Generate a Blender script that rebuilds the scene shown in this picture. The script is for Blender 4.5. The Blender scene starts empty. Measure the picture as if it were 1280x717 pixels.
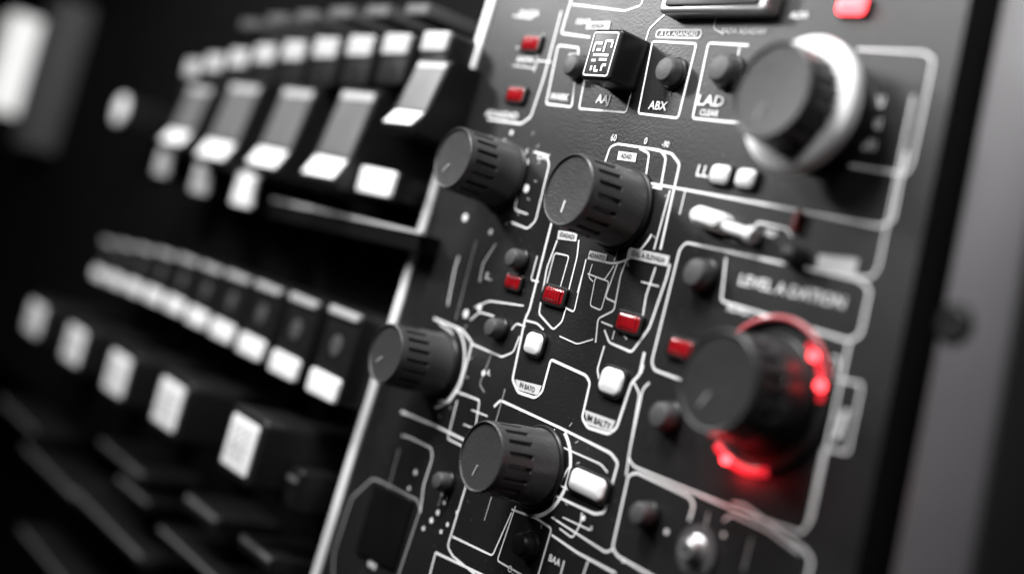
import bpy, bmesh, math, random
from mathutils import Vector, Matrix
random.seed(4)
S=bpy.context.scene
col=S.collection
S.view_settings.view_transform='Standard'
S.view_settings.look='None'
F=1600.0
ua=Vector((-1130/F,1,328/F)).normalized()
U=-ua
V=Vector((.29,0,1)); V=(V-U*V.dot(U)).normalized()
N=U.cross(V).normalized()
P0=Vector((60/F,1,0))*2.7
K0=N.dot(P0)
def q(px,py,h=0.0):
    d=Vector(((px-640)/F,1,-(py-358.5)/F))
    t=(K0+h)/N.dot(d)
    r=d*t-P0
    return Vector((r.dot(U),r.dot(V)))
def sc(px,py,h=0.0):
    "local units per picture pixel along panel width / height"
    a=q(px+1,py,h)-q(px-1,py,h); b=q(px,py-1,h)-q(px,py+1,h)
    return abs(a.x)/2,abs(b.y)/2
R3=Matrix((U,V,N)).transposed().to_4x4()
def frame(a,b,h=0.0,rot=0.0):
    return Matrix.Translation(P0+U*a+V*b+N*h)@R3@Matrix.Rotation(rot,4,'Z')
# ---------------------------------------------------------------- materials
def mat(name,c,rough=.5,metal=0,var=.15,scale=8,bump=0.0,bscale=120,coat=0,emit=None,es=0,spec=.5,trans=0,c2=None,specks=0,ribs=0,rvar=1.0):
    m=bpy.data.materials.new(name); m.use_nodes=True
    nt=m.node_tree; b=nt.nodes['Principled BSDF']
    tc=nt.nodes.new('ShaderNodeTexCoord')
    no=nt.nodes.new('ShaderNodeTexNoise'); no.inputs['Scale'].default_value=scale; no.inputs['Detail'].default_value=6
    nt.links.new(tc.outputs['Object'],no.inputs['Vector'])
    mx=nt.nodes.new('ShaderNodeMix'); mx.data_type='RGBA'
    if c2 is None: c2=tuple(x*(1+var) for x in c)
    mx.inputs[6].default_value=(*[x*(1-var) for x in c],1); mx.inputs[7].default_value=(*c2,1)
    nt.links.new(no.outputs['Fac'],mx.inputs[0])
    out=mx.outputs[2]
    if specks>0:
        n2=nt.nodes.new('ShaderNodeTexNoise'); n2.inputs['Scale'].default_value=95; n2.inputs['Detail'].default_value=3
        nt.links.new(tc.outputs['Object'],n2.inputs['Vector'])
        r2=nt.nodes.new('ShaderNodeValToRGB'); r2.color_ramp.elements[0].position=.67; r2.color_ramp.elements[1].position=.74
        nt.links.new(n2.outputs['Fac'],r2.inputs[0])
        m2=nt.nodes.new('ShaderNodeMix'); m2.data_type='RGBA'; m2.inputs[7].default_value=(specks,specks,specks,1)
        nt.links.new(r2.outputs[0],m2.inputs[0]); nt.links.new(out,m2.inputs[6]); out=m2.outputs[2]
    nt.links.new(out,b.inputs['Base Color'])
    mr=nt.nodes.new('ShaderNodeMapRange'); mr.inputs[3].default_value=max(0,rough-.08*rvar); mr.inputs[4].default_value=min(1,rough+.1*rvar)
    n3=nt.nodes.new('ShaderNodeTexNoise'); n3.inputs['Scale'].default_value=scale*2.3; n3.inputs['Detail'].default_value=8
    nt.links.new(tc.outputs['Object'],n3.inputs['Vector'])
    nt.links.new(n3.outputs['Fac'],mr.inputs[0]); nt.links.new(mr.outputs[0],b.inputs['Roughness'])
    b.inputs['Metallic'].default_value=metal
    b.inputs['Specular IOR Level'].default_value=spec
    b.inputs['Coat Weight'].default_value=coat
    b.inputs['Transmission Weight'].default_value=trans
    if bump>0 or ribs:
        if ribs:
            n4=nt.nodes.new('ShaderNodeTexWave'); n4.inputs['Scale'].default_value=ribs; n4.inputs['Distortion'].default_value=.3
        else:
            n4=nt.nodes.new('ShaderNodeTexNoise'); n4.inputs['Scale'].default_value=bscale; n4.inputs['Detail'].default_value=3
        nt.links.new(tc.outputs['Object'],n4.inputs['Vector'])
        bp=nt.nodes.new('ShaderNodeBump'); bp.inputs['Strength'].default_value=bump; bp.inputs['Distance'].default_value=.004
        nt.links.new(n4.outputs['Fac'],bp.inputs['Height']); nt.links.new(bp.outputs[0],b.inputs['Normal'])
    if emit:
        b.inputs['Emission Color'].default_value=(*emit,1); b.inputs['Emission Strength'].default_value=es
    return m
M_panel=mat('painted_metal',(.010,.010,.0105),.38,var=.35,scale=2.5,bump=.14,bscale=160,specks=.07,spec=.5)
M_print=mat('white_print',(.86,.86,.86),.5,var=.08,scale=30)
M_grey=mat('grey_print',(.33,.33,.33),.5,var=.15,scale=30)
M_dark=mat('black_print',(.03,.03,.03),.5)
M_pale=mat('pale_label',(.6,.6,.6),.5)
M_knob=mat('black_rubber',(.040,.040,.041),.34,var=.12,scale=20,bump=.22,bscale=170)
M_bigknob=mat('dark_rubber',(.024,.024,.025),.36,var=.12,scale=20,bump=.22,bscale=170)
M_btn=mat('grey_rubber',(.06,.06,.062),.5,var=.12,scale=20,bump=.2,bscale=120)
M_white=mat('white_plastic',(.88,.88,.88),.35,var=.03,scale=20,coat=.3)
M_red=mat('red_lens',(.27,.005,.009),.16,var=.5,scale=30,coat=.9,emit=(1,.02,.03),es=.05,bump=.7,ribs=32)
M_redhot=mat('lit_red_lens',(.8,.03,.03),.25,emit=(1,.06,.07),es=7)
M_redlit=mat('glowing_diffuser',(.6,.03,.04),.3,emit=(1,.03,.05),es=.8)
M_redhalo=mat('red_diffuser',(.35,.05,.06),.35,emit=(1,.10,.12),es=.14,coat=.4)
M_black=mat('black_plastic',(.008,.008,.008),.38,var=.2,spec=.3)
M_chassis=mat('chassis_black',(.003,.003,.003),.7,spec=.05)
M_rail=mat('grey_rail_paint',(.062,.058,.062),.5,var=.1,scale=3,bump=.1)
M_face=mat('grey_face_and_highlight',(.13,.13,.13),.32,var=.45,scale=5)  # fader faces, and the painted highlights on the slide bars
M_tip=mat('pale_grey_tip',(.42,.42,.42),.4,var=.2,scale=6)
M_silver=mat('brushed_silver',(.5,.5,.5),.3,metal=.8,var=.1)
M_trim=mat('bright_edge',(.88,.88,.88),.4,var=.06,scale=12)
# ---------------------------------------------------------------- mesh helpers
def fin(name,bm,m,ang=35,smooth=True):
    bmesh.ops.recalc_face_normals(bm,faces=bm.faces)
    me=bpy.data.meshes.new(name); bm.to_mesh(me); bm.free()
    me.materials.append(m)
    if smooth:
        me.shade_smooth(); me.set_sharp_from_angle(angle=math.radians(ang))
    return me
def ob(name,me,M=None,parent=None,label=None,cat=None,group=None,kind=None,loc=None):
    o=bpy.data.objects.new(name,me); col.objects.link(o)
    if parent is not None:
        o.parent=parent
        if loc: o.location=loc
    elif M is not None: o.matrix_world=M
    if label:o['label']=label
    if cat:o['category']=cat
    if group:o['group']=group
    if kind:o['kind']=kind
    return o
def rr(w,h,r,n=6):
    r=min(r,w/2-1e-5,h/2-1e-5); pts=[]
    for cx,cy,a0 in((w/2-r,h/2-r,0),(-w/2+r,h/2-r,90),(-w/2+r,-h/2+r,180),(w/2-r,-h/2+r,270)):
        for i in range(n+1):
            a=math.radians(a0+90*i/n); pts.append((cx+r*math.cos(a),cy+r*math.sin(a)))
    return pts
def pad(name,w,h,d,r,bev,m,z0=0,dome=0.0):
    bm=bmesh.new(); rings=[]
    steps=[(0,z0),(0,z0+d-bev)]+[(bev*(1-math.cos(math.radians(a))),z0+d-bev+bev*math.sin(math.radians(a))) for a in(22,45,67,90)]
    if dome: steps+=[(min(w,h)*.25,z0+d+dome*.75),(min(w,h)*.42,z0+d+dome)]
    for ins,z in steps:
        rings.append([bm.verts.new((x,y,z)) for x,y in rr(w-2*ins,h-2*ins,max(r-ins,1e-4))])
    n=len(rings[0])
    for a,b in zip(rings,rings[1:]):
        for i in range(n): bm.faces.new((a[i],a[(i+1)%n],b[(i+1)%n],b[i]))
    bm.faces.new(rings[-1]); bm.faces.new(rings[0][::-1])
    return fin(name,bm,m)
def lathe(name,prof,m,seg=64,gro=None,ang=35,a0=0,a1=360):
    bm=bmesh.new(); rings=[]; full=(a1-a0)>=360; nn=seg if full else seg+1
    for k,(r,z) in enumerate(prof):
        if r<1e-6: rings.append([bm.verts.new((0,0,z))]); continue
        ring=[]
        for i in range(nn):
            rad=r-(gro(i,k) if gro else 0); a=math.radians(a0+(a1-a0)*i/seg)
            ring.append(bm.verts.new((rad*math.cos(a),rad*math.sin(a),z)))
        rings.append(ring)
    for a,b in zip(rings,rings[1:]):
        if len(a)==1 and len(b)==1: continue
        for i in range(seg):
            j=(i+1)%nn
            if len(b)==1: bm.faces.new((a[i],a[j],b[0]))
            elif len(a)==1: bm.faces.new((a[0],b[j],b[i]))
            else: bm.faces.new((a[i],a[j],b[j],b[i]))
    return fin(name,bm,m,ang)
def poly(name,pts,z0,z1,m,bev=0):
    bm=bmesh.new()
    t=[bm.verts.new((x,y,z1)) for x,y in pts]; b=[bm.verts.new((x,y,z0)) for x,y in pts]
    bm.faces.new(t); bm.faces.new(b[::-1])
    n=len(pts)
    for i in range(n): bm.faces.new((b[i],b[(i+1)%n],t[(i+1)%n],t[i]))
    if bev: bmesh.ops.bevel(bm,geom=bm.edges[:],offset=bev,segments=3,affect='EDGES',profile=.5)
    return fin(name,bm,m,30)
def fillet(p,r,closed):
    out=[];n=len(p)
    for i in range(n):
        if not closed and i in(0,n-1): out.append(p[i]); continue
        a,b,c=p[i-1],p[i],p[(i+1)%n]
        d1=(a-b);d2=(c-b);l1,l2=d1.length,d2.length
        if l1<1e-6 or l2<1e-6: continue
        k=min(r,l1*.45,l2*.45); s=b+d1/l1*k; e=b+d2/l2*k
        for j in range(6):
            t=j/5; out.append(s*(1-t)**2+b*2*t*(1-t)+e*t*t)
    return out
zc=[0]
def ribbon(bm,p,w,closed=False,r=.008,z=.0010):
    p=fillet(p,r,closed)
    q2=[p[0]]
    for x in p[1:]:
        if (x-q2[-1]).length>2e-4:q2.append(x)
    p=q2; n=len(p)
    if n<2:return
    zc[0]+=1; z=z+(zc[0]%160)*4e-6
    L=[]
    for i in range(n):
        if closed: a,c=p[i-1],p[(i+1)%n]
        else: a,c=p[max(i-1,0)],p[min(i+1,n-1)]
        d1=(p[i]-a); d2=(c-p[i])
        d1=d1.normalized() if d1.length>1e-9 else d2.normalized()
        d2=d2.normalized() if d2.length>1e-9 else d1
        t=(d1+d2)
        t=t.normalized() if t.length>1e-6 else d1
        nn=Vector((-t.y,t.x)); k=1/max(.5,nn.dot(Vector((-d1.y,d1.x))))
        o=nn*(w/2*k)
        L.append((bm.verts.new((*(p[i]+o),z)),bm.verts.new((*(p[i]-o),z))))
    for i in range(n if closed else n-1):
        a,b=L[i],L[(i+1)%n]
        try:bm.faces.new((a[0],a[1],b[1],b[0]))
        except: pass
# ================================================================= PANEL
X=lambda *l:[q(x,y) for x,y in l]
outline=X((645,-80),(374.6,800),(1052,800),(1228,-80))
panel=ob('control_panel',poly('control_panel',outline,-.09,0,M_panel),frame(0,0),label='black painted audio control panel covered in white line graphics',cat='control panel')
bmW=bmesh.new(); bmG=bmesh.new()
LW=.0048
lines=[
 ([(702,14),(698,30),(680,98),(664,146),(652,155),(610,149)],0,1),
 ([(717,-8),(706,28),(702,42),(738,47)],0,1.1),
 ([(716,6),(782,14),(802,7),(806,-8)],0,.9),
 ([(698,57),(724,60),(715,134),(683,130)],1,1),
 ([(836,14),(812,36),(795,95),(783,141),(724,136),(731,100)],0,.9),
 ([(816,52),(871,55),(848,148),(798,142)],1,1),
 ([(822,38),(878,38),(875,48),(820,47)],1,.8),
 ([(936,57),(886,54),(866,148),(926,154)],0,1),
 ([(902,-5),(892,36),(905,43)],0,.7),
 ([(1072,62),(1156,66),(1167,74),(1163,96),(1140,205),(1132,218),(1062,207)],0,.8),
 ([(1142,120),(1098,336),(1088,348),(1052,342)],0,.8),
 ([(812,229),(960,256),(1100,283),(1116,276),(1133,190)],0,1.0),
 ([(755,208),(763,184),(772,180),(826,188),(833,197),(826,236)],0,1.1),
 ([(800,186),(812,192),(806,232),(828,236)],0,1.0),
 ([(812,186),(840,192),(850,205),(826,312)],0,1.1),
 ([(838,238),(818,312)],0,.8),
 ([(800,252),(792,280),(776,306),(768,326)],0,.9),
 ([(690,278),(662,388),(657,398),(641,474),(648,490),(669,497),(678,490),(689,449),(733,469),(738,478),(728,522),(735,534),(761,542),(771,535),(790,478),(800,468),(806,440)],0,1.3),
 ([(697,300),(684,335),(674,392),(692,412),(703,402),(708,384)],0,.9),
 ([(724,300),(722,320),(706,384),(718,390),(722,372),(733,324)],0,.8),
 ([(786,318),(776,345),(768,388),(748,398),(745,428)],0,.9),
 ([(838,330),(834,346),(812,410),(790,440),(762,428),(756,412)],0,1.0),
 ([(820,334),(808,370),(801,412)],0,.8),
 ([(756,432),(747,462),(750,476)],0,1),
 ([(735,342),(756,350),(768,332)],0,.7),
 ([(772,330),(757,372),(770,378)],0,.8),
 ([(672,320),(664,350),(674,352)],0,.8),
 ([(656,400),(672,404),(680,412)],0,.9),
 ([(872,482),(818,462),(815,452),(850,312),(858,303),(1076,350),(1088,362),(1076,418),(1062,426),(902,376),(908,322)],0,.95),
 ([(1062,428),(1014,650),(1002,666),(918,636),(792,582),(786,572),(800,492),(792,476)],0,.85),
 ([(1052,474),(1078,480),(1060,566),(1034,560)],1,.7),
 ([(1058,512),(1046,548)],0,1.8),
 ([(812,478),(804,486),(788,560),(783,594)],0,.9),
 ([(618,508),(626,500),(700,534),(764,566),(773,578),(756,640),(744,642),(692,618)],0,1.15),
 ([(694,536),(686,548),(698,556),(752,580),(760,590)],0,.7),
 ([(862,650),(868,630),(862,620),(796,590),(786,594),(766,684),(772,694),(820,722)],0,1.0),
 ([(916,628),(930,630),(1008,688),(1015,700),(1005,740)],0,.8),
 ([(905,650),(915,642),(960,662),(1000,690)],0,.7),
 ([(585,600),(560,682),(566,694),(600,722)],0,1.0),
 ([(566,670),(616,694),(640,640)],0,.9),
 ([(645,632),(622,700),(660,722)],0,.9),
 ([(640,636),(672,648),(690,660),(672,722)],0,1.0),
 ([(690,668),(722,690),(770,716)],0,1.0),
 ([(690,646),(758,690),(766,686)],0,.8),
 ([(543,398),(578,412),(591,428),(576,482),(562,502),(545,500)],0,1.15),
 ([(550,404),(566,416),(570,440),(558,484)],0,.8),
 ([(591,430),(628,446),(642,440),(650,420)],0,.9),
 ([(568,488),(600,500),(594,540),(584,560),(560,548),(572,500)],0,.9),
 ([(502,514),(545,532),(586,552)],0,1.2),
 ([(503,544),(512,546),(540,560),(541,572),(530,606),(526,640)],0,.8),
 ([(594,384),(612,376),(655,382)],0,.7),
 ([(588,400),(600,390),(618,395)],0,.7),
 ([(640,412),(646,404),(657,408)],0,.8),
 ([(574,320),(569,336),(560,382)],0,.8),
 ([(668,190),(684,194),(687,206),(670,276),(660,286),(640,278)],0,.9),
 ([(660,186),(654,210),(644,262),(660,268)],0,.7),
 ([(600,352),(604,330),(620,305)],0,.6),
 ([(545,690),(640,735)],0,1.1),
 ([(545,690),(536,725)],0,1.0),
 ([(700,660),(716,672),(726,655),(728,640)],0,.7),
 ([(1010,655),(1030,560)],0,.6),
 ([(930,296),(943,284),(948,278),(985,286),(990,296)],0,.8),
 ([(948,190),(1010,205),(1012,215)],0,.7),
 ([(642,20),(664,24),(672,18)],0,.6),
 ([(672,70),(680,42)],0,.6),
 ([(630,176),(646,184),(648,194),(660,200),(660,206),(648,212),(640,246),(622,262)],0,1.5),
 ([(752,402),(776,412),(784,424)],0,.7),([(728,344),(722,366)],0,.6),
 ([(741,330),(736,346),(742,352)],0,.6),([(774,392),(766,424)],0,.6),
 ([(700,420),(722,430),(742,424)],0,.6),
 ([(590,512),(610,520)],0,.6),([(706,700),(700,722)],0,.7),([(736,700),(728,722)],0,.7),
 ([(668,90),(672,76),(690,78)],0,.6),([(925,60),(922,76)],0,.7),([(858,235),(850,268)],0,.6),([(905,300),(940,306)],0,.6),
 ([(1040,446),(1050,448),(1046,466)],0,.7),([(1020,470),(1048,474)],0,.6),
 # small nested frames
 ([(745,346),(762,352),(752,388),(738,382)],1,.6),([(694,316),(712,320),(700,362),(683,358)],1,.6),
 ([(712,582),(762,606),(752,632),(700,606)],1,.7),([(646,60),(674,63),(670,86),(642,82)],0,.5),
 ([(606,540),(580,530)],0,.6),([(704,646),(738,662)],0,.6),([(802,352),(824,358)],0,.5),
]
glines=[([(440,622),(466,598),(474,600),(522,624),(526,636),(498,720)],.9),([(440,622),(418,690),(416,730)],.9),([(500,560),(486,610)],.6),([(560,596),(548,632)],.6),
 ([(632,486),(612,556)],.6),([(620,604),(606,650)],.6),([(596,300),(570,400)],.5),([(700,600),(692,630)],.6),([(842,96),(838,120)],.5),([(886,640),(880,668)],.6),([(940,672),(930,712)],.6),([(616,440),(600,480),(606,490)],.6)]
for pts,cl,w in lines:
    ribbon(bmW,[q(*p) for p in pts],LW*w,bool(cl))
for pts,w in glines: ribbon(bmG,[q(*p) for p in pts],LW*w)
def arc(bm,c,r,a0,a1,w):
    pts=[Vector((c.x+r*math.cos(math.radians(a0+(a1-a0)*i/30)),c.y+r*math.sin(math.radians(a0+(a1-a0)*i/30)))) for i in range(31)]
    ribbon(bm,pts,w,False,r=0)
KN=[((566,197),.073,.150),((710,237),.0765,.150),((482,441),.071,.150),((601,570),.0745,.150),((896,476),.090,.130),((964,113),.088,.155)]
kc=[q(px,py,L) for (px,py),r,L in KN]
arc(bmW,kc[2],.100,-70,75,LW*1.2)
arc(bmW,kc[3],.100,-80,60,LW*1.8)
arc(bmW,kc[1],.112,-95,-20,LW*1.0)
for k in (0,1,2,3):
    for a in range(-60,70,20):
        if k==1 and a>20: continue
        c=kc[k]; d=Vector((math.cos(math.radians(a)),math.sin(math.radians(a))))
        ribbon(bmG,[c+d*.118,c+d*.128],LW*.6,False,0)
def dot(bm,px,py,rp):
    c=q(px,py); su,sv=sc(px,py); r=rp*sv; zc[0]+=1; z=.001+(zc[0]%160)*4e-6
    bm.faces.new([bm.verts.new((c.x+r*math.cos(a*math.pi/7),c.y+r*math.sin(a*math.pi/7),z)) for a in range(14)])
for p in [(520,590,4),(548,640,4),(560,655,3),(556,628,3),(605,466,4),(582,272,5),(600,384,5),(583,392,6),(512,610,3),(506,634,3),(530,660,3),(834,664,4),(905,668,3),(762,100,2),(785,88,3),(572,640,3),(552,664,3),(540,650,4),(614,290,4),(659,236,5),(730,647,4),(780,700,3),(640,166,3)]:
    dot(bmW,*p)
ob('printed_lines',fin('printed_lines',bmW,M_print,smooth=False),parent=panel)
ob('printed_tick_marks',fin('printed_tick_marks',bmG,M_grey,smooth=False),parent=panel)['kind']='stuff'
plates=[[(699,288),(723,291),(721,302),(697,299)],[(738,313),(760,318),(757,329),(735,324)],[(787,309),(838,320),(835,333),(784,322)],
        [(645,474),(678,482),(673,494),(648,487)],[(732,512),(770,526),(764,540),(734,530)],[(774,189),(797,192),(795,203),(772,200)],
        [(735,28),(764,27),(762,38),(733,37)],[(1024,318),(1074,324),(1068,346),(1020,338)]]
for p in plates:
    bm=bmesh.new(); bm.faces.new([bm.verts.new((*q(*a),.0018)) for a in p])
    ob('printed_label',fin('printed_label',bm,M_pale,smooth=False),parent=panel)
def textmesh(name,items,m,z):
    for i,(s,px,py,hp,st) in enumerate(items):
        cu=bpy.data.curves.new('t','FONT'); cu.body=s; cu.align_x='CENTER'; cu.align_y='CENTER'; cu.resolution_u=2; cu.offset=.012
        o=bpy.data.objects.new('t',cu); col.objects.link(o)
        bpy.context.view_layer.update()
        me=bpy.data.meshes.new_from_object(o.evaluated_get(bpy.context.evaluated_depsgraph_get()))
        c=q(px,py); su,sv=sc(px,py); k=hp*sv*1.38
        me.transform(Matrix.Translation((c.x,c.y,z+i*4e-6))@Matrix.Diagonal((k*st,k,1,1)))
        me.materials.clear(); me.materials.append(m)
        bpy.data.objects.remove(o); bpy.data.curves.remove(cu)
        ob(name,me,parent=panel)
T=[('WARK',700,122,9,1.0),('AAJ',755,125,11,1.1),('ABX',823,133,11,1.1),('LAD',889,127,14,1.3),('CLEAR',887,142,8,1.0),
   ('A LA ADANDRD',849,43,6,1.1),('IIADA ADADAN',930,40,7,1.1),('60',768,173,9,.9),('0',808,177,9,.9),('-90',833,181,8,.9),('0',853,92,9,1),
   ('00',789,90,9,.9),('LL',879,215,15,1.1),('IDADA',662,18,8,1.2),('AADAL',658,75,7,1.2),('ADAADAD',628,144,8,1.3),('S...',612,346,9,1.2),
   ('IDAT',680,197,8,1),('8',658,236,10,1),('A.',612,466,8,1),('LEVEL A DATION',988,364,15,1.15),('ADADT',926,388,10,1),
   ('+   -',556,620,8,1),('800',466,706,9,1.2),('BAA',694,700,10,1),('O..',640,712,10,1),('I',804,462,12,1),('1 A',1050,522,10,1),
   ('ODAD',730,28,7,1),('IAO',716,70,6,1),('8',740,660,6,1),('=',700,255,8,1),('IAI',1098,128,14,.9),('IAI',1094,156,14,.9),('IAI',1088,182,14,.9),('ALDA',1000,20,8,1),('IIID',965,292,9,1)]
textmesh('printed_lettering',T,M_print,.0022)
T2=[('IDADADI',710,295,6,.9),('ADANTO',747,321,6,.9),('IDAL A ELEVADA',811,321,7,.9),('IN BATO',660,484,7,.9),('IM BALTY',749,527,9,.95),('ADAD',784,196,6,.9),('ADADA',748,33,6,.9)]
textmesh('dark_label_lettering',T2,M_dark,.0030)
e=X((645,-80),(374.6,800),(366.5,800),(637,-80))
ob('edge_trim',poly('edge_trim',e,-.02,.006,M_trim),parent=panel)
dp=X((470,604),(518,626),(494,712),(446,690))
ob('dark_display_window',poly('dark_display_window',dp,.0005,.006,mat('smoked_glass',(.006,.006,.006),.15,coat=.5),.002),parent=panel)
c=q(893,-2,.03)
hd=ob('display_window',pad('display_window',.30,.06,.035,.012,.008,M_silver),frame(c.x,c.y),label='silver framed narrow display window on the panel edge',cat='display')
ob('display_glass',pad('display_glass',.26,.034,.004,.006,.002,M_black),parent=hd,loc=(0,0,.036))
# ================================================================= KNOBS
def knobmesh(R,L,m):
    prof=[(R*1.02,0),(R*1.06,.004),(R*1.06,.016),(R*1.035,.020),(R*1.03,L*.46),(R*1.025,L*.50),(R*1.01,L*.50+.003),(R*.985,L-.020),(R*.985,L-.017),(R*.978,L-.006),(R*.958,L-.0015),(R*.93,L),(R*.905,L-.001),(R*.885,L-.004),(R*.5,L-.006),(0,L-.0065)]
    def g(i,k):
        if k in(6,7): return .0085 if i%10<3 else 0
        return 0
    return lathe('knob_body',prof,m,seg=180,gro=g,ang=28)
klab=['ribbed black knob with pale outlined base at the panel edge','ribbed black rotary knob standing on the outlined label','ribbed black rotary knob beside a curved white line','ribbed black knob next to the white oblong button','large black knob encircled by glowing red light ring','large black knob on a thick white collar']
for i,((px,py),R,L) in enumerate(KN):
    c=kc[i]
    k=ob('rotary_knob',knobmesh(R,L,M_bigknob if i>3 else M_knob),frame(c.x,c.y,.002),label=klab[i],cat='knob',group='rotary knobs on the control panel')
    bm=bmesh.new()
    zz=L-.0048
    vs=[(-.0016,-.28*R),(.0016,-.28*R),(.0016,-.60*R),(-.0016,-.60*R)]
    top=[bm.verts.new((x,y,zz+.0008)) for x,y in vs]; bo=[bm.verts.new((x,y,zz-.004)) for x,y in vs]
    bm.faces.new(top)
    for j in range(4): bm.faces.new((bo[j],bo[(j+1)%4],top[(j+1)%4],top[j]))
    ind=ob('pointer_mark',fin('pointer_mark',bm,M_print if i==1 else M_grey,smooth=False),parent=k)
    ind.rotation_euler=(0,0,[-.7,-.1,-.9,-.3,-.5,-.4][i])
    sk=lathe('knob_skirt',[(R*1.10,0),(R*1.16,.002),(R*1.16,.007),(R*1.12,.010),(R*1.0,.0105)],M_black)
    ob('knob_skirt',sk,parent=k)
    if i==5:
        R2=.118; zb=.060
        ob('white_collar',lathe('white_collar',[(R*.9,zb+.004),(R2*.95,zb),(R2,zb+.004),(R2*1.01,zb+.010),(R2*1.01,zb+.024),(R2*.99,zb+.028),(R2*.95,zb+.030),(R*.85,zb+.029)],M_white,seg=96),parent=k)
        ob('collar_base',lathe('collar_base',[(R*1.07,0),(R*1.07,.062)],M_black),parent=k)
    if i==4:
        pr=lambda g,a=.127,b=.139:[(a-g,.001),(a-g,.007+g),(a+.003,.009+g),(b-.003,.009+g),(b+g,.007+g),(b+g,.001)]
        ob('light_ring_base',lathe('light_ring_base',pr(0),M_black,seg=96),parent=k)
        ob('dull_ring_segment',lathe('dull_ring_segment',pr(.0012,.130,.137),M_redhalo,seg=50,a0=25,a1=140),parent=k)
        ob('lit_ring_segment',lathe('lit_ring_segment',pr(.0012),M_redlit,seg=30,a0=-124,a1=-66),parent=k)
        ob('lit_ring_segment',lathe('lit_ring_segment',[(.112,.001),(.112,.006),(.120,.007),(.120,.001)],M_redlit,seg=24,a0=8,a1=60),parent=k)
c5=kc[4]
led=lathe('lit_lamp',[(.008,0),(.008,.007),(.006,.011),(0,.012)],M_redhot,seg=24)
for a,r in ((46,.117),(20,.119),(-106,.1335)):
    p=c5+Vector((math.cos(math.radians(a)),math.sin(math.radians(a))))*r
    ob('indicator_lamp',led,frame(p.x,p.y,.008 if r<.13 else .012),label='small glowing red lamp in the knob ring',cat='lamp',group='glowing lamps around the knob')
# ================================================================= BUTTONS
def rect_btn(px,py,wp,hp,d,m,label,cat,name,group,r=.3,bez=True,dome=.003):
    c=q(px,py,d); su,sv=sc(px,py,d)
    w,h=wp*su,hp*sv
    o=ob(name,pad(name,w,h,d,min(w,h)*r,min(min(w,h)*.2,.008),m,dome=dome),frame(c.x,c.y,.001),label=label,cat=cat,group=group)
    if bez: ob('bezel',pad('bezel',w*1.18,h*1.2,.008,min(w,h)*r*1.1,.002,M_black),parent=o)
    return o
for px,py,w,h in [(662,54,21,19),(643,118,21,19),(640,352,20,19),(691,369,27,23),(784,403,31,25),(850,435,33,25)]:
    o=rect_btn(px,py,w,h,.010,M_red,'dark red rectangular indicator light in black bezel','indicator light','indicator_light','red indicator lights',r=.24,dome=.003)
o=rect_btn(1062,6,34,22,.018,M_redhot,'brightly lit red rectangular indicator light','indicator light','indicator_light','red indicator lights',r=.3)
for px,py,w,h,lab in [(665,429,22,30,'small rounded white push button above the outlined label'),(762,476,30,36,'white push button inside an outlined slot'),(732,605,48,32,'wide oblong white push button beside a knob'),(898,217,24,24,'small oval white push button'),(930,222,24,24,'small oval white push button')]:
    rect_btn(px,py,w,h,.014,M_white,lab,'button','push_button','white push buttons',r=.34)
for px,py,h,m in [(711,80,28,M_btn),(829,86,34,M_btn),(897,84,38,M_btn),(637,321,26,M_btn),(611,408,27,M_btn),(865,340,40,M_btn),(821,518,38,M_btn),(795,641,34,M_btn),(647,680,36,M_black),(983,318,26,M_black),(545,600,26,M_btn)]:
    d=.036; c=q(px,py,d); su,sv=sc(px,py,d); R=h*sv/2
    o=ob('round_button',lathe('round_button',[(R*1.02,0),(R,d*.6),(R*.95,d*.82),(R*.8,d*.95),(R*.5,d),(0,d*1.02)],m,seg=48),frame(c.x,c.y,.001),label='small round %s rubber button on the panel'%('black' if m is M_black else 'dark grey'),cat='button',group='round rubber buttons')
    ob('button_collar',lathe('button_collar',[(R*1.12,0),(R*1.22,.002),(R*1.22,.006),(R*1.1,.009),(R,.009)],M_black,seg=40),parent=o)
for px,py,h in [(857,686,30)]:
    d=.03;c=q(px,py,d);R=h*sc(px,py,d)[1]/2
    o=ob('jack_socket',lathe('jack_socket',[(R*1.5,0),(R*1.5,.006),(R*1.1,.010),(R,.014),(R,d*.9),(R*.85,d),(R*.55,d),(R*.5,.012),(0,.012)],M_silver,seg=40),frame(c.x,c.y,.001),label='small bright silver round jack socket',cat='socket')
    ob('socket_surround',lathe('socket_surround',[(R*1.5,0),(R*2.4,.001),(R*2.4,.004),(R*1.4,.005)],M_btn,seg=40),parent=o)
d=.075; c=q(752,68,d); su,sv=sc(752,68,d)
key=ob('square_key',pad('square_key',38*su,64*sv,d,.010,.007,M_black),frame(c.x,c.y,.001),label='tall black square key with worn pale marks',cat='key')
bm=bmesh.new(); kw,kh=38*su*.40,64*sv*.42
ribbon(bm,[Vector((-kw,-kh)),Vector((kw,-kh)),Vector((kw,kh)),Vector((-kw,kh))],.0035,True,.006,z=d+.0006)
for a,b,c2,d2 in [(-.7,.5,-.1,.5),(-.7,.5,-.7,.1),(.15,.62,.15,.1),(.15,.62,.7,.62),(.7,.6,.7,.3),(-.6,-.05,.65,-.05),(-.45,.2,-.1,.2),(-.65,-.3,-.3,-.3),(-.05,-.25,.6,-.25),(-.5,-.55,-.5,-.78),(-.2,-.55,-.2,-.78),(-.2,-.78,.1,-.78),(.35,-.5,.35,-.78),(.35,-.5,.65,-.5)]:
    ribbon(bm,[Vector((a*kw,b*kh)),Vector((c2*kw,d2*kh))],.0055,False,0,z=d+.0007)
ob('worn_marks',fin('worn_marks',bm,M_print,smooth=False),parent=key)
d=.03; c=q(882,272,d); su,sv=sc(882,272,d)
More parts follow.
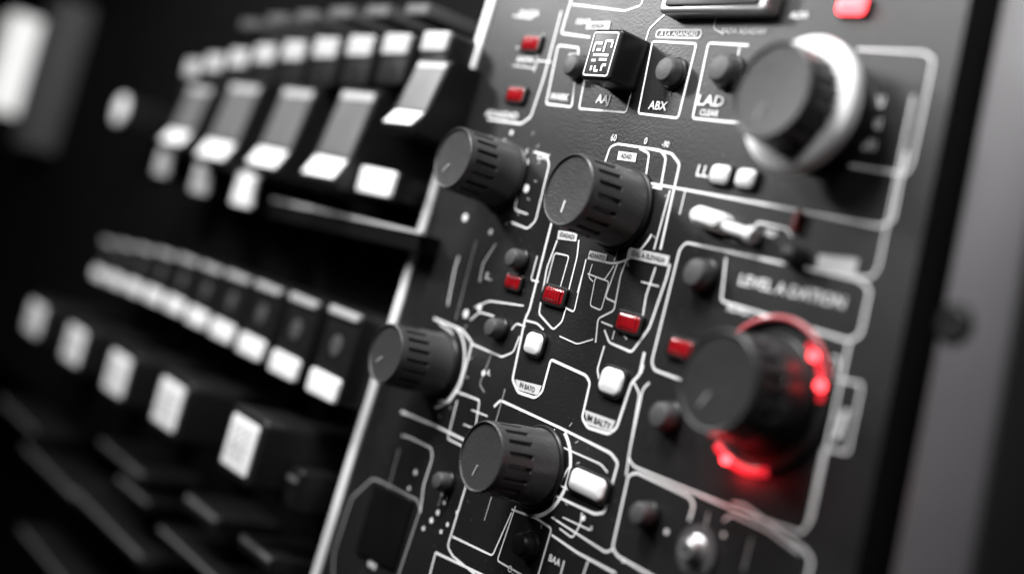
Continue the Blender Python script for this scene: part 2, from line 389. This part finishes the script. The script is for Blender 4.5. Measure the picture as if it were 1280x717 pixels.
tg=ob('toggle_switch',pad('toggle_switch',46*su,26*sv,d,.018,.012,M_white,dome=.006),frame(c.x,c.y,.001,rot=-.1),label='white plastic toggle switch with short lever',cat='switch')
l=lathe('lever',[(0,-.03),(.010,-.028),(.012,0),(.010,.03),(.015,.034),(.015,.05),(0,.054)],M_white,seg=24)
lo=ob('lever',l,parent=tg,loc=(.07,-.004,.016)); lo.rotation_euler=(0,math.radians(90),0)
c=q(995,276,.01)
ob('red_pointer',pad('red_pointer',.012,.040,.014,.005,.004,mat('dull_red',(.25,.05,.05),.4)),frame(c.x,c.y,.001),label='small dull red pointer peg',cat='peg')
# ================================================================= RIGHT RAIL
def PX(h,*l): return [q(x,y,h) for x,y in l]
rail=ob('side_rail',poly('side_rail',PX(.03,(1266,-80),(1096,800),(1200,800),(1352,-80)),-.2,.03,M_rail,.012),frame(0,0),label='grey painted metal side rail of the console',cat='rail')
c=q(1193,405,.03)
sw=ob('screw',lathe('screw',[(.026,-.004),(.026,.003),(.022,.006),(.012,.006),(.010,.001),(0,.001)],M_black,seg=32),frame(c.x,c.y,.031),label='black recessed screw in the grey side rail',cat='screw')
ob('screw_recess',lathe('screw_recess',[(.027,.0004),(.031,.001),(.032,.0004)],M_chassis,seg=32),parent=sw)
ch=ob('console_chassis',poly('console_chassis',[Vector((-9,-4)),Vector((2.2,-4)),Vector((2.2,5)),Vector((-9,5))],-.7,-.62,M_chassis),frame(0,0),label='black console chassis behind the panels',cat='chassis')
# ================================================================= LEFT MODULE
HL=-.12
a,b=PX(0,(628,-120),(360,800))
mod=ob('switch_console',poly('switch_console',[a,b,b-Vector((7,0)),a-Vector((7,0))],HL-.1,HL,M_chassis),frame(0,0),label='black switch console holding rows of pale tipped faders',cat='switch console')
def lever(px,py,wp,hp,dd=.25):
    h=HL+dd; c=q(px,py,h); su,sv=sc(px,py,h); w,hh=wp*su,hp*sv
    t0=dd-.15
    bm=bmesh.new()
    prof=[(hh/2,0),(hh/2,t0+.10),(hh*.46,t0+.112),(-hh*.20,t0+.135),(-hh*.42,t0+.165),(-hh/2,t0+.155),(-hh/2,0)]
    A=[bm.verts.new((-w/2,y,z)) for y,z in prof];B=[bm.verts.new((w/2,y,z)) for y,z in prof]
    bm.faces.new(A);bm.faces.new(B[::-1])
    for i in range(len(prof)): j=(i+1)%len(prof); bm.faces.new((A[i],B[i],B[j],A[j]))
    bmesh.ops.bevel(bm,geom=bm.edges[:],offset=.004,segments=2,affect='EDGES')
    o=ob('fader',fin('fader',bm,M_black),frame(c.x,c.y,HL),label='black slanted fader with grey face and white tip',cat='fader',group='faders in the upper row')
    def strip(nm,y0,z0,y1,z1,m,ww=.84):
        bm=bmesh.new(); e=.003
        vs=[(-w/2*ww,y0,z0+e),(w/2*ww,y0,z0+e),(w/2*ww,y1,z1+e),(-w/2*ww,y1,z1+e)]
        t=[bm.verts.new(v) for v in vs]; b=[bm.verts.new((x,y,z-.004)) for x,y,z in vs]
        bm.faces.new(t)
        for i in range(4): bm.faces.new((b[i],b[(i+1)%4],t[(i+1)%4],t[i]))
        ob(nm,fin(nm,bm,m,smooth=False),parent=o)
    strip('pale_edge',hh*.45,t0+.1124,hh*.37,t0+.1152,M_tip)
    strip('grey_face',hh*.36,t0+.1155,-hh*.19,t0+.1347,M_face)
    strip('white_tip',-hh*.215,t0+.137,-hh*.41,t0+.1637,M_white)
    return o
for a in [(280,152,42,116),(345,160,44,122),(418,168,48,134),(514,116,42,100),(228,144,32,90)]: lever(*a)
def small(px,py,wp,hp,dd,m,name,label,group,cat,bev=.01):
    h=HL+dd; c=q(px,py,h); su,sv=sc(px,py,h); w,hh=wp*su,hp*sv
    o=ob(name,pad(name,w,hh,dd,min(w,hh)*.12,min(bev,min(w,hh)*.2),m),frame(c.x,c.y,HL),label=label,cat=cat,group=group)
    return o,w,hh
for px,py,w,h in [(541,56,34,30),(492,60,34,32),(447,62,32,32),(404,64,30,30),(364,67,27,28),(328,70,25,26),(295,75,23,24),(265,80,21,22),(238,86,18,20)]:
    o,kw,kh=small(px,py+14,w,h+34,.20,M_black,'slider','black slider with pale grey upper tip','sliders in the top row','slider')
    ob('pale_tip',pad('pale_tip',kw*.9,kh*.40,.010,.008,.004,M_tip),parent=o,loc=(0,kh*.27,.199))
for px,py,w,h in [(520,12,28,16),(470,14,28,16),(424,16,26,16),(382,20,24,14),(344,24,22,14),(310,30,20,12)]:
    small(px,py,w,h,.20,M_btn,'grey_slider_tip','dark grey slider tip','slider tips in the highest row','slider')
for px,py,w,h in [(472,228,46,36),(308,238,26,46),(254,224,22,42),(206,205,18,34)]:
    o,kw,kh=small(px,py,w,h,.20,M_black,'switch_tab','black switch with white face under the faders','white faced switches','switch')
    ob('white_face',pad('white_face',kw*.96,kh*.96,.012,.01,.005,M_white if px>260 else M_tip),parent=o,loc=(0,0,.198))
lp=PX(.06,(340,250),(526,292),(521,314),(334,270))
lo=ob('black_ledge',poly('black_ledge',lp,HL,.06,M_chassis),frame(0,0),label='black overhanging ledge with a painted highlight on its upper edge',cat='ledge')
le=PX(.064,(340,247),(527,289),(526,293),(339,251))
ob('ledge_highlight',poly('ledge_highlight',le,.05,.064,M_tip),parent=lo)  # pale strip stands in for the highlight along the ledge
for i,(px,py,w,h) in enumerate([(418,441,44,128),(368,420,40,116),(325,400,36,105),(288,383,32,96),(256,369,28,88),(227,356,26,81),(200,346,23,75),(175,338,21,69),(152,331,19,63),(131,325,17,57)]):
    o,kw,kh=small(px,py,w,h,.20,M_black,'piano_style_key','black switch key with white lower end','row of black and white switch keys','switch key')
    p=pad('white_end',kw*.9,kh*.26,.012,.01,.004,M_white); ob('white_end',p,parent=o,loc=(0,-kh*.36,.198))
    p=pad('pale_top',kw*.9,kh*.09,.010,.006,.003,M_tip); ob('pale_top',p,parent=o,loc=(0,kh*.43,.198))
    ob('key_dimple',lathe('key_dimple',[(kw*.16,.0),(kw*.16,.004),(kw*.11,.006),(0,.003)],M_btn,seg=20),parent=o,loc=(0,kh*.08,.199))
M_lab=mat('label_white',(.78,.78,.78),.5,var=.12,scale=14)
M_mark=mat('label_ink',(.3,.3,.3),.6)
for i,(px,py,w,h) in enumerate([(301,556,42,90),(211,505,36,78),(147,467,30,68),(93,431,26,60),(44,398,22,52)]):
    o,kw,kh=small(px,py,w*1.18,h*1.12,.30,M_black,'push_switch','black cube push switch with pale label face','cube push switches with label faces','switch',bev=.012)
    ob('label_face',pad('label_face',kw*.74,kh*.74,.006,.008,.003,M_lab),parent=o,loc=(0,0,.299))
    bm=bmesh.new()
    for r in range(4):
        y=kh*(.20-.12*r)
        for s in range(3):
            x0=kw*(-.26+.18*s); ribbon(bm,[Vector((x0,y)),Vector((x0+kw*random.uniform(.07,.15),y))],.010,False,0,z=.3056)
    ob('label_marks',fin('label_marks',bm,M_mark,smooth=False),parent=o)['kind']='stuff'
for px,py,w,h in [(130,655,120,18),(60,590,90,16),(240,700,120,16),(60,705,110,16),(356,606,30,64),(318,690,50,24),(20,520,60,14),(150,575,70,16),(250,640,50,26),(165,615,50,14)]:
    o,kw,kh=small(px,py,w,h,.20,M_black,'slide_bar','dark slide bar with a faint painted highlight','dark slide bars','slider bar',bev=.02)
    ob('bar_highlight',pad('bar_highlight',kw*.9,min(kh*.3,.014),.006,.004,.002,M_face),parent=o,loc=(0,kh*.22,.198))  # grey strip paints a streak highlight onto each bar
small(0,75,14,120,.2,mat('glow_white_cover',(.8,.8,.8),.4,emit=(1,1,.98),es=.6),'pale_side_cover','large pale cover with added glow beyond the panel',None,'cover')  # emission added to brighten the cover, too far from the lamps
o,kw,kh=small(152,138,12,38,.2,M_black,'upright_tab','small black upright tab with white oval face',None,'tab')
ob('white_face',pad('white_face',kw,kh,.014,kw*.48,.006,M_white,dome=.004),parent=o,loc=(0,0,.198))
small(45,90,20,190,.15,M_btn,'grey_side_post','dark grey upright post beside the panel',None,'post')
# ================================================================= LIGHT
def area(name,pos,tgt,size,e,sy=None,c=(1,1,1)):
    l=bpy.data.lights.new(name,'AREA'); l.energy=e; l.size=size; l.color=c
    if sy: l.shape='RECTANGLE'; l.size_y=sy
    o=bpy.data.objects.new(name,l); col.objects.link(o)
    o.location=pos; o.rotation_euler=(tgt-pos).to_track_quat('-Z','Y').to_euler()
    return o
area('key_softbox',P0+N*1.6+V*2.5-U*.2,P0,.8,160)
area('side_softbox',P0+N*2.5+V*2.0-U*.9,P0+U*.7+V*.5,1.4,60)
area('top_fill',P0+N*1.4+V*2.4+U*1.8,P0+U*.5+V*.3,.7,38)  # unseen fill lamp, added to brighten the white collar and knob sides
area('left_spot',P0+N*1.8+V*1.6-U*2.6,P0-U*1.4,.5,66)
pl=bpy.data.lights.new('ring_glow','POINT'); pl.energy=.22; pl.color=(1,.04,.05); pl.shadow_soft_size=.02
po=bpy.data.objects.new('ring_glow',pl); col.objects.link(po)
pp=c5+Vector((math.cos(math.radians(-104)),math.sin(math.radians(-104))))*.15
po.location=P0+U*pp.x+V*pp.y+N*.05
w=bpy.data.worlds.new('World'); S.world=w; w.use_nodes=True
w.node_tree.nodes['Background'].inputs[0].default_value=(.5,.5,.52,1)
w.node_tree.nodes['Background'].inputs[1].default_value=.01
# ================================================================= CAMERA
cd=bpy.data.cameras.new('Camera'); cd.lens=45; cd.sensor_width=36; cd.clip_start=.05; cd.clip_end=100
cam=bpy.data.objects.new('Camera',cd); col.objects.link(cam)
cam.rotation_euler=(math.radians(90),0,0)
cd.dof.use_dof=True; cd.dof.focus_distance=2.64; cd.dof.aperture_fstop=.44
S.camera=cam
